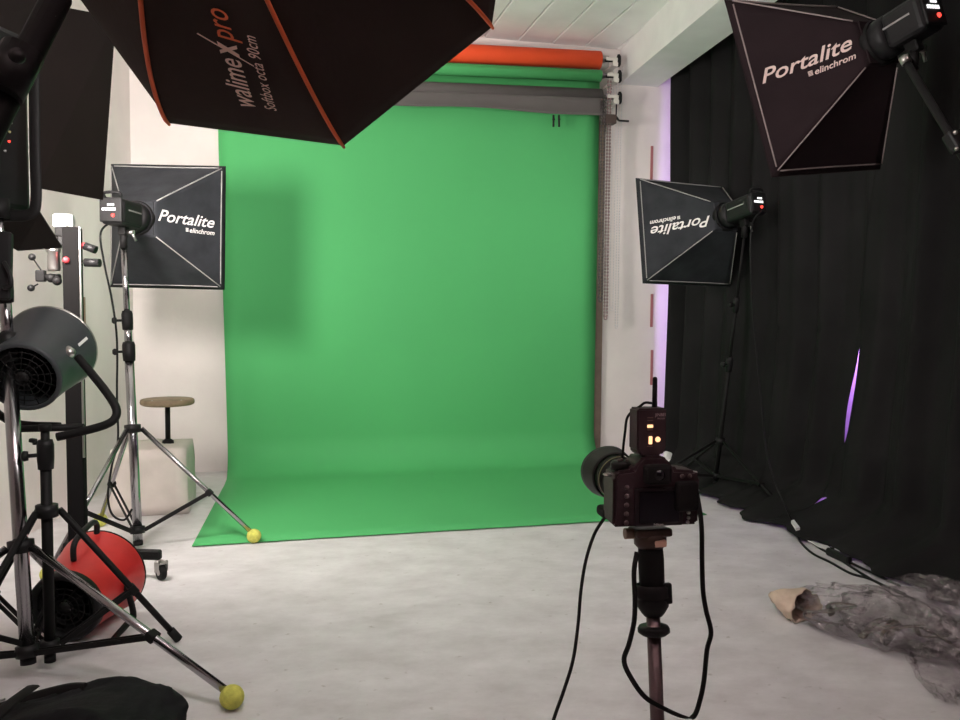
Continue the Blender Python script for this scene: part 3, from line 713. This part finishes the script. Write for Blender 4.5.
# ------------------------------------------------------------------ stool
bx = at(148, 516, Z=0); X0, X1 = bx.x-.20, bx.x+.205; Y0, Y1 = bx.y, bx.y+.42
st = thing('stool', 'round wooden stool on a steel stem set in a pale concrete block', 'stool', (bx.x, (Y0+Y1)/2, 0))
b2 = bmesh.new(); bmesh.ops.create_cube(b2, size=1); bmesh.ops.subdivide_edges(b2, edges=b2.edges[:], cuts=5, use_grid_fill=True)
for v in b2.verts:
    v.co.x *= (X1-X0)*(1-.06*(v.co.z+.5)); v.co.y *= (Y1-Y0)*(1-.06*(v.co.z+.5)); v.co.z = (v.co.z+.5)*.35
    rr = max(abs(v.co.x)/(X1-X0), abs(v.co.y)/(Y1-Y0)); v.co += noise.noise_vector(v.co*9)*.010
    v.co.z = max(0, v.co.z)
for f in b2.faces: f.smooth = True
bk_ = MB(); bk_.merge(b2, Matrix.Translation(((X0+X1)/2, (Y0+Y1)/2, 0))); bk_.build('concrete_base', block_m, st)
sx = at(168, 441, Y=Y0+.25); sp = V((sx.x, Y0+.25, .345)); sz = at(166, 402, Y=Y0+.25).z
MB().rod(sp, V((sp.x, sp.y, sz)), .014).build('stem', blackm, st)
MB().lathe([(0, 0), (.032, 0), (.03, .02), (.016, .03), (0, .03)], Matrix.Translation(sp), 6).build('flange', blackm, st)
seat = MB().lathe([(0, 0), (.13, 0), (.142, .006), (.145, .018), (.142, .030), (.135, .034), (0, .036)], Matrix.Translation((sp.x, sp.y, sz-.016)), 32).build('seat', wood_m, st)
for k in range(5):
    a = 2*PI*k/5+.4; MB().ball(V((sp.x+.128*math.cos(a), sp.y+.128*math.sin(a), sz+.018)), .006, (1, 1, .5), 2).build('seat_bolt', steel, seat)

# ------------------------------------------------------------------ camera on monopod
oc = at(657, 490, D=1.37); yawc = math.radians(4)
cx, cy, cz = V((math.cos(yawc), -math.sin(yawc), 0)), V((math.sin(yawc), math.cos(yawc), -.005)).normalized(), None
cz = cx.cross(cy)
K = Matrix((cx, cy, cz)).transposed().to_4x4(); K.translation = oc
def k_(x, y, z): return K @ V((x, y, z))
def km(x, y, z): return K @ Matrix.Translation((x, y, z))
cm = thing('dslr_camera', 'black camera with a hooded zoom lens on the monopod', 'camera', k_(0, .03, -.062))
b2 = bmesh.new(); prof = [(-.0735, -.060), (.0735, -.060), (.0745, .020), (.068, .030), (.030, .033), (.018, .050), (.010, .056), (-.022, .056), (-.032, .048), (-.040, .034), (-.066, .031), (-.0735, .022)]
fr_ = [b2.verts.new((x, 0, z)) for x, z in prof]; bk2 = [b2.verts.new((x*.98, .060, z*.97)) for x, z in prof]
b2.faces.new(fr_); b2.faces.new(bk2[::-1])
for i in range(len(prof)): b2.faces.new([fr_[i], bk2[i], bk2[(i+1) % len(prof)], fr_[(i+1) % len(prof)]])
bmesh.ops.recalc_face_normals(b2, faces=b2.faces); bmesh.ops.bevel(b2, geom=[e for e in b2.edges], offset=.005, segments=2, affect='EDGES')
body = MB().merge(b2, K, False).build('body', cam_m, cm)
MB().box(km(.060, .058, -.012), (.034, .045, .085), .014, 3).build('grip', rubber, cm)
MB().box(km(.048, -.006, -.010), (.040, .014, .05), .006).build('thumb_rest', rubber, cm)
MB().box(km(.003, -.001, -.027), (.084, .006, .064), .003).build('screen_frame', mat('screen_bezel', (.022, .014, .017), .35), cm)
MB().box(km(.003, -.004, -.027), (.068, .004, .051), .001).build('screen', screen_m, cm)
MB().box(km(-.004, -.010, .028), (.044, .024, .032), .006).build('eyepiece', rubber, cm)
MB().lathe([(.015, 0), (.015, -.004), (.010, -.004), (.009, .003), (0, .004)], frame(k_(-.004, -.019, .028), -cy), 20).build('viewfinder_glass', screen_m, cm)
for i in range(5): MB().lathe([(0, 0), (.0042, 0), (.0036, .003), (0, .0032)], frame(k_(-.052, -.001, .006-.0145*i), -cy), 12).build('button', btn_m, cm)
for (x, z, s) in ((.055, .022, .004), (.042, .022, .004), (.052, -.001, .0035), (.054, -.038, .0035), (.054, -.047, .003), (.053, -.054, .003)): MB().lathe([(0, 0), (s, 0), (s*.8, .003), (0, .0032)], frame(k_(x, -.002, z), -cy), 10).build('button', steel if s < .0036 else btn_m, cm)
MB().lathe([(0, 0), (.013, 0), (.012, .003), (0, .0035)], frame(k_(.056, -.001, -.016), -cy), 20).build('selector_pad', blackp, cm)
MB().lathe([(0, 0), (.017, 0), (.017, .010), (.013, .014), (0, .014)], frame(k_(-.052, .030, .030), cz), 20).build('mode_dial', blackp, cm)
for i in range(3): MB().ball(k_(-.058+.007*i, .022+.006*(i % 2), .046), .003, sub=2).build('dial_button', btn_m, cm)
for s in (-1, 1): MB().torus(frame(k_(s*.075, .03, .022), cz), .006, .0015, 14, 5).build('strap_lug', steel, cm)
put_text(MB(), 'Nikon', lambda x, y: k_(-.006+x, -.0045, -.0575+y), width=.016, height=.004, bold=.01).build('logo', white_ink, cm, keep=True)
lc = k_(-.008, .058, -.012)
ML = frame(lc, cy, cx)
MB().lathe([(.034, 0), (.034, .012), (.036, .014), (.036, .03), (.0385, .032), (.0385, .075), (.037, .077), (.037, .092), (.040, .095), (.040, .14), (.036, .142), (0, .143)], ML, 36).build('lens_barrel', blackp, cm)
MB().lathe([(.0388, .036), (.0400, .037), (.0400, .070), (.0388, .071)], ML, 60).build('zoom_ring', rubber, cm)
MB().lathe([(.0405, .098), (.0408, .099), (.0408, .102), (.0405, .103)], ML, 36).build('lens_band', mat('gold_band', (.20, .15, .07), .35, metal=1.), cm)
sc = MB()
for i in range(5): sc.box(ML @ Matrix.Rotation(1.9+.16*i, 4, 'Z') @ Matrix.Translation((.0376, 0, .084)), (.001, .0035, .004))
sc.build('distance_scale', white_ink, cm)
hd = MB()
def hood(u_, v_):
    a = 2*PI*u_; L_ = .058+.008*math.cos(2*(a))
    r_ = .0435+.006*v_; return ML @ V((r_*math.cos(a), r_*math.sin(a), .120+L_*v_))
hd.grid(hood, 60, 6); bmesh.ops.remove_doubles(hd.bm, verts=hd.bm.verts, dist=.0002); hd.build('lens_hood', blackp, cm, solid=.0025)
MB().lathe([(0, 0), (.034, -.004), (.036, 0)], frame(ML @ V((0, 0, .146)), cy), 30).build('front_glass', screen_m, cm)
MB().box(km(-.052, .07, -.050), (.045, .045, .018), .006).build('side_port_cover', rubber, cm)
sd_ = [k_(.0755, .03, .020), at(701, 520, D=1.37), at(702, 560, D=1.36), at(703, 590, D=1.36), at(706, 610, D=1.355), at(711, 632, D=1.35), at(707, 650, D=1.35), at(704, 680, D=1.345), at(700, 700, D=1.34), at(694, 716, D=1.335), at(684, 717, D=1.33), at(665, 709, D=1.325), at(645, 697, D=1.32), at(630, 676, D=1.32), at(624, 660, D=1.32), at(629, 644, D=1.325), at(634, 622, D=1.33), at(635, 600, D=1.335), at(634, 572, D=1.345), at(637, 552, D=1.36), k_(-.04, .03, -.062), k_(-.0755, .03, .020)]
MB().tube(spline(sd_[:20], 6), .0040, 8, flat=.3, wdir=RT).build('neck_strap', cord_m, cm)
# transmitter on the hot shoe
tx = at(648, 431, D=1.385)
rt_ = thing('radio_trigger', 'black radio trigger with an aerial standing on top of the camera', 'radio trigger', k_(-.006, .028, .057))
KT = Matrix((cx, cy, cz)).transposed().to_4x4(); KT = KT @ Matrix.Rotation(.10, 4, 'Z'); KT.translation = tx
kt = lambda x, y, z: KT @ V((x, y, z))
tb = MB(); b2 = bmesh.new()
pf = [(-.026, -.030), (-.018, -.039), (.018, -.039), (.026, -.030), (.026, .039), (-.026, .039)]
fa = [b2.verts.new((x, -.015, z)) for x, z in pf]; fb = [b2.verts.new((x, .018, z)) for x, z in pf]; b2.faces.new(fa); b2.faces.new(fb[::-1])
for i in range(6): b2.faces.new([fa[i], fb[i], fb[(i+1) % 6], fa[(i+1) % 6]])
bmesh.ops.recalc_face_normals(b2, faces=b2.faces); bmesh.ops.bevel(b2, geom=b2.edges[:], offset=.003, segments=2, affect='EDGES')
MB().merge(b2, KT).build('casing', cam_m, rt_)
MB().rod(k_(-.006, .03, .054), kt(0, 0, -.037), .012).build('shoe_foot', blackp, rt_)
MB().tube([kt(.013, .004, .037), kt(.013, .004, .050), kt(.013, .004, .086), kt(.013, .004, .089)], [.0048, .0042, .0040, .0025], 12).build('aerial', blackp, rt_)
for (x, z, a_, b_) in ((-.004, .010, .010, .005), (-.003, -.013, .006, .013)): MB().box(KT @ Matrix.Translation((x, -.0155, z)), (a_, .003, b_), .001).build('switch', led_a, rt_)
MB().lathe([(0, 0), (.0045, 0), (.004, .002), (0, .0025)], frame(kt(.010, -.0155, -.012), -(KT.to_3x3() @ V((0, 1, 0)))), 16).build('test_button', led_a, rt_)
tl = MB(); put_text(tl, 'JINBEI', lambda x, y: kt(.004+x, -.0158, .026+y), width=.019, height=.005, bold=.01); put_text(tl, 'TRIGGER', lambda x, y: kt(.008+x, -.0158, .021+y), width=.014, height=.0025)
tl.build('lettering', mat('rosy_print', (.55, .42, .42), .6), rt_, keep=True)
tm = MB()
for z in (.024, .0195, .004, -.023): tm.box(KT @ Matrix.Translation((-.004, -.0152, z)), (.010, .001, .0014))
tm.build('switch_marks', mat('brown_print', (.22, .13, .11), .6), rt_)
cbp = [kt(.006, 0, .046), kt(-.006, .0, .047), kt(-.014, 0, .042), at(628, 416, D=1.40), at(625, 432, D=1.40), at(623, 450, D=1.40), at(622, 466, D=1.41)]
tag(MB().tube(spline(cbp, 6), .0022, 7).build('trigger_cable', cord_m, loc=cbp[-1]), 'thin black cable looping from the radio trigger down behind the camera', 'cable')
cb2 = [at(609, 512, D=1.43), at(603, 520, D=1.42), at(594, 535, D=1.40), at(586, 560, D=1.38), at(581, 590, D=1.36), at(578, 625, D=1.34), at(573, 660, D=1.32), at(564, 690, D=1.3), at(552, 725, D=1.28), at(535, 790, D=1.27)]
fe = V((cb2[-1].x-.05, cb2[-1].y-.1, .006)); cb2 += [V((cb2[-1].x-.03, cb2[-1].y-.03, .12)), fe, fe+V((-.3, -.3, 0))]
tag(MB().tube(spline(cb2, 6), .0028, 8).build('camera_cable', cord_m, loc=fe), 'black cable running from the camera down to the bottom edge', 'cable')
# monopod
mp = thing('monopod', 'monopod with a black grip and alloy shaft under the camera', 'monopod', (oc.x, oc.y, 0))
pt = k_(0, .03, -.066); axm = (at(657, 722, D=1.385)-at(650, 545, D=1.40)).normalized()
Q = lambda py: pt + axm*((py-535)/840*1.40)
MB().box(frame(pt+axm*.010, axm, cx), (.062, .050, .014), .004).build('quick_release_plate', bronze, mp)
MB().lathe([(.024, .0), (.027, .004), (.027, .018), (.020, .026), (0, .026)], frame(pt+axm*.012, axm), 26).build('head_clamp', bronze, mp)
MB().rod(pt+axm*.012-cx*.028, pt+axm*.012-cx*.044, .009).build('side_knob', mat('tan_knob', (.30, .21, .15), .45), mp)
MB().box(frame(pt+axm*.024+cx*.008-cy*.022, cy, cx), (.022, .012, .012), .003).build('highlight_tab', mat('painted_highlight', (.75, .5, .38), .4, metal=.5), mp)  # pale block standing in for a highlight on the clamp
MB().lathe([(.016, 0), (.0205, .012), (.0215, .03), (.021, .075), (.018, .083), (0, .083)], frame(Q(550), axm), 24).build('foam_grip', rubber, mp)
MB().lathe([(.025, 0), (.0285, .004), (.0285, .020), (.023, .023), (.0265, .026), (.026, .036), (.020, .046), (.015, .052), (0, .052)], frame(Q(593), axm), 26).build('lock_collar', blackp, mp)
MB().box(frame(Q(600)+cx*.02-cy*.014, axm, cx), (.016, .012, .034), .003).build('lock_lever', blackp, mp)
MB().lathe([(0, 0), (.024, 0), (.0265, .004), (.0265, .010), (.020, .015), (0, .016)], frame(Q(634), axm), 28).build('disc', blackp, mp)
end = Q(560); s_ = (0.02-end.z)/axm.z; low = end+axm*s_
MB().rod(Q(610), low, .0115, seg=20).build('shaft', shaft_m, mp)
MB().rod(low-axm*.03, low+axm*.015, .015).build('rubber_foot', rubber, mp)

# ------------------------------------------------------------------ backpack at lower left
bg = at(68, 760, Z=0.02); bgc = V((bg.x, bg.y, 0))
bag = thing('backpack', 'black nylon bag lying on the floor in the lower left corner', 'bag', bgc)
b2 = bmesh.new(); bmesh.ops.create_icosphere(b2, subdivisions=5, radius=1)
for v in b2.verts:
    p = v.co.copy(); e_ = .55
    q = V([math.copysign(abs(c)**e_, c) for c in p])
    q = V((q.x*.255, q.y*.17, q.z*.072))
    q.z += .04*math.exp(-((q.x-.07)/.13)**2) - .035*max(0, -q.x/.26)
    q += noise.noise_vector(p*2.4)*.022+noise.noise_vector(p*7)*.006
    v.co = V((q.x, q.y, max(q.z+.066, .003)))
for f in b2.faces: f.smooth = True
MB().merge(b2, Matrix.Translation(bgc) @ Matrix.Rotation(-.25, 4, 'Z')).build('bag_body', bag_m, bag)
st_m = mat('black_webbing', (.011, .010, .010), .7, spec=.2)
MB().tube(spline([bgc+V((-.36, -.02, .03)), bgc+V((-.27, .15, .06)), bgc+V((-.16, .19, .085)), bgc+V((-.04, .15, .125)), bgc+V((.02, .10, .145))], 6), .018, 8, flat=.35, wdir=(0, .4, 1)).build('shoulder_strap', st_m, bag)
MB().tube(spline([bgc+V((-.24, -.16, .09)), bgc+V((-.13, -.05, .175)), bgc+V((-.10, .10, .165))], 6), .018, 8, flat=.3, wdir=(1, .2, 0)).build('top_strap', st_m, bag)
MB().rod(bgc+V((-.22, .05, .142)), bgc+V((-.15, .06, .158)), .003).build('zip_pull', steel, bag)
pk = MB(); pk.tube(spline([bgc+V((-.10, -.15, .150)), bgc+V((.06, -.17, .178)), bgc+V((.19, -.10, .145))], 6), .003, 6); pk.build('zip', st_m, bag)

# ------------------------------------------------------------------ floor litter on the right
pl = thing('plastic_wrap', 'crumpled heap of clear plastic film on the floor at the lower right', 'plastic wrap', at(880, 640, Z=0))
def crumple(A, B, rad, hgt, seed, name, squash=1.0, sub=5, amp=1.):
    A, B = V(A), V(B); L = (B-A).length; d = (B-A)/L; s = V((0, 0, 1)).cross(d)
    b2 = bmesh.new(); bmesh.ops.create_icosphere(b2, subdivisions=sub, radius=1)
    for v in b2.verts:
        p = v.co.copy(); so = V((seed, seed*2, 0))
        rg_ = 1-abs(noise.noise(p*2.6+so))*1.3; rg2 = 1-abs(noise.noise(p*6+so))*1.2
        k = 1+amp*(.34*(rg_-.6)+.15*(rg2-.6)+.03*noise.noise(p*11+so))
        w_ = 1-.25*p.x
        q = (A+B)/2 + d*(p.x*L/2*k) + s*(p.y*rad*k*w_) + V((0, 0, p.z*hgt*k))
        q.z = max(q.z+hgt*.85, .004); v.co = q
    for f in b2.faces: f.smooth = True
    return MB().merge(b2).build(name, film_m, pl)
A = at(812, 612, Z=0); B = at(965, 668, Z=0); A.z = B.z = 0
crumple(A, B, .17, .075, 1.3, 'film_bundle')
crumple(at(845, 628, Z=0), at(1000, 655, Z=0), .16, .085, 4.1, 'film_fold')
crumple(at(935, 655, Z=0), at(950, 705, Z=0), .075, .03, 7.7, 'film_tail', sub=4, amp=1.5)
crumple(at(890, 606, Z=0), at(990, 625, Z=0), .10, .07, 9.7, 'film_fold', sub=4, amp=1.3)
mb = MB()
for s in range(6):
    a = at(830+18*s, 612+6*s, Z=.05); mb.tube(spline([a+V((random.uniform(-.1, .1), random.uniform(-.1, .1), random.uniform(-.02, .05))) for _ in range(4)], 5), .012, 6, flat=.3)
mb.build('wrapped_scraps', mat('olive_grey_scrap', (.12, .105, .085), .5), pl)
# kraft paper cone
kp = at(800, 604, Z=.03); tip = at(776, 582, Z=.03)
dk = (at(812, 598, Z=.05)-at(783, 588, Z=.05)).normalized(); ck = at(784, 600, Z=.05)
def cone(u_, v_):
    a = 2*PI*u_; r_ = (.018+.062*v_**.7)*(1+.12*math.sin(3*a+4*v_)+.08*math.sin(7*a+9*v_)+.05*math.sin(13*a-11*v_)); up_ = V((0, 0, 1)); sd__ = dk.cross(up_).normalized()
    p = ck - dk*.055 + dk*(.15*v_) + sd__*(r_*math.cos(a)) + up_*(r_*math.sin(a)*.72+.004)
    p.z = max(p.z, .004); return p
cn = MB().grid(cone, 36, 10); bmesh.ops.remove_doubles(cn.bm, verts=cn.bm.verts, dist=.0003)
tag(cn.build('paper_cone', card_m, loc=(ck.x, ck.y, 0), solid=.003), 'crumpled pale brown paper tube at the left tip of the plastic heap', 'paper')
# cables, power strip, tape along the curtain hem
def cable(name, label, pts, r=.004, m=cord_m, grp=None): return tag(MB().tube(spline(pts, 6), r, 7).build(name, m, loc=V(pts[-1])), label, 'cable', grp)
gz = lambda x, y, z=.006: at(x, y, Z=z)
cable('floor_cable', 'black cable along the curtain hem, outer one of three, bowing out to the floor', [gz(796, 528, .03), gz(800, 541), gz(812, 553), gz(830, 562), gz(850, 573), gz(870, 579), gz(893, 590), gz(915, 600)], .0055, grp='cables along the curtain')
cable('floor_cable', 'black cable along the curtain hem, middle one of three, past the power strip', [gz(794, 524, .03), gz(803, 535), gz(818, 547), gz(836, 557), gz(856, 570), gz(880, 584), gz(905, 594)], .0055, grp='cables along the curtain')
cable('floor_cable', 'black cable along the curtain hem, innermost of three, nearest the cloth', [gz(790, 518, .04), gz(806, 534, .012), gz(826, 545, .012), gz(850, 562, .012), gz(875, 574, .012), gz(900, 586, .012)], .0055, grp='cables along the curtain')
ps = thing('power_strip', 'black power strip lying among the cables by the curtain hem', 'power strip', gz(838, 556, 0))
a, b = gz(828, 551, .02), gz(850, 561, .02); MB().bar(a, b, .035, .028, (0, 0, 1)).build('strip_body', blackp, ps)
MB().rod(a.lerp(b, .2)+V((0, 0, .014)), a.lerp(b, .2)+V((0, 0, .024)), .008).build('switch', rubber, ps)
def slip(name, label, q, cat, th=.004, z=.012):
    return tag(MB().poly_prism([gz(*p, z) for p in q], (0, 0, th)).build(name, whitep, loc=gz(*q[0], 0)), label, cat)
slip('white_tag', 'small white tag on the cables at the foot of the thin stand', [(791, 523), (794, 522), (800, 530), (796, 531)], 'tag', .012, .085)
slip('paper_strip', 'long white paper strip under the curtain hem by the power strip', [(808, 541), (826, 546), (842, 547), (842, 551), (850, 554), (848, 557), (834, 552), (818, 547)], 'paper')
w0 = at(667, 455, Y=5.6); w0.z = .0
wp = MB(); wp.box(Matrix.Translation((w0.x, 5.6, .045)) @ Matrix.Rotation(.3, 4, 'Y'), (.05, .05, .09), .012); wp.box(Matrix.Translation((w0.x+.04, 5.56, .02)), (.08, .05, .03), .008)
tag(wp.build('white_adapter', whitep, loc=(w0.x, 5.6, 0)), 'small white plug adapter on the floor where the curtain meets the back wall', 'adapter')
# mains leads of the two strobes
cable('flash_lead', 'black lead hanging from the left strobe down beside its chrome stand', [cordL, at(101, 232, D=3.9), at(104, 262, D=3.88), at(112, 300, D=3.86), at(117, 340, D=3.85), at(117, 395, D=3.84), at(118, 440, D=3.83), at(112, 465, D=3.8), at(108, 495, D=3.8), at(112, 514, D=3.8), at(124, 520, D=3.78), at(132, 509, D=3.78)], .005)
cable('flash_lead', 'thin black lead hanging from the right strobe down to the curtain hem', [cordR, at(751, 230, D=4.28), at(752, 300, D=4.3), at(757, 360, D=4.3), at(762, 410, D=4.3), at(766, 450, D=4.3), at(776, 485, D=4.25), at(788, 512, D=4.2), gz(795, 527, .02)], .004)

# ------------------------------------------------------------------ added fill fittings, purple lights behind the curtain
for i, (x, y) in enumerate(((-.4, .2), (1.4, .2))):  # unseen fittings added overhead to fill the foreground with warm pink light
    tl_ = thing('added_fill_light', 'added fill light out of view, shaped as a fluorescent ceiling fitting' + (', left one' if i == 0 else ', right one'), 'fill light', (x, y, ZC), 'added fill lights')
    MB().wbox((x-.08, y-.62, ZC-.05), (x+.08, y+.62, ZC), .01).build('housing', whitep, tl_)
    for s in (-.035, .035): MB().rod((x+s, y-.58, ZC-.065), (x+s, y+.58, ZC-.065), .013).build('tube', tube_m, tl_)
def area(name, loc, tgt, sx, sy, power, col):
    l = bpy.data.lights.new(name, 'AREA'); l.shape = 'RECTANGLE'; l.size = sx; l.size_y = sy; l.energy = power; l.color = col
    ob = bpy.data.objects.new(name, l); C.objects.link(ob); ob.location = V(loc); ob.rotation_euler = (V(tgt)-V(loc)).to_track_quat('-Z', 'Y').to_euler(); return ob
area('purple_wall_light', (3.05, 3.95, 1.2), (3.35, 3.95, 1.2), 1.4, .2, 36, (.50, .22, 1.0))
area('purple_corner_light', (3.12, 5.05, 1.6), (2.82, 5.92, 1.6), .10, 2.0, 5, (.62, .45, 1.0))
w = bpy.data.worlds.new('world'); bpy.context.scene.world = w; w.use_nodes = True
w.node_tree.nodes['Background'].inputs[0].default_value = (.5, .45, .45, 1); w.node_tree.nodes['Background'].inputs[1].default_value = .1
vs = bpy.context.scene.view_settings; vs.view_transform = 'Standard'; vs.look = 'None'; vs.exposure = .5; vs.gamma = 1; vs.use_curve_mapping = False
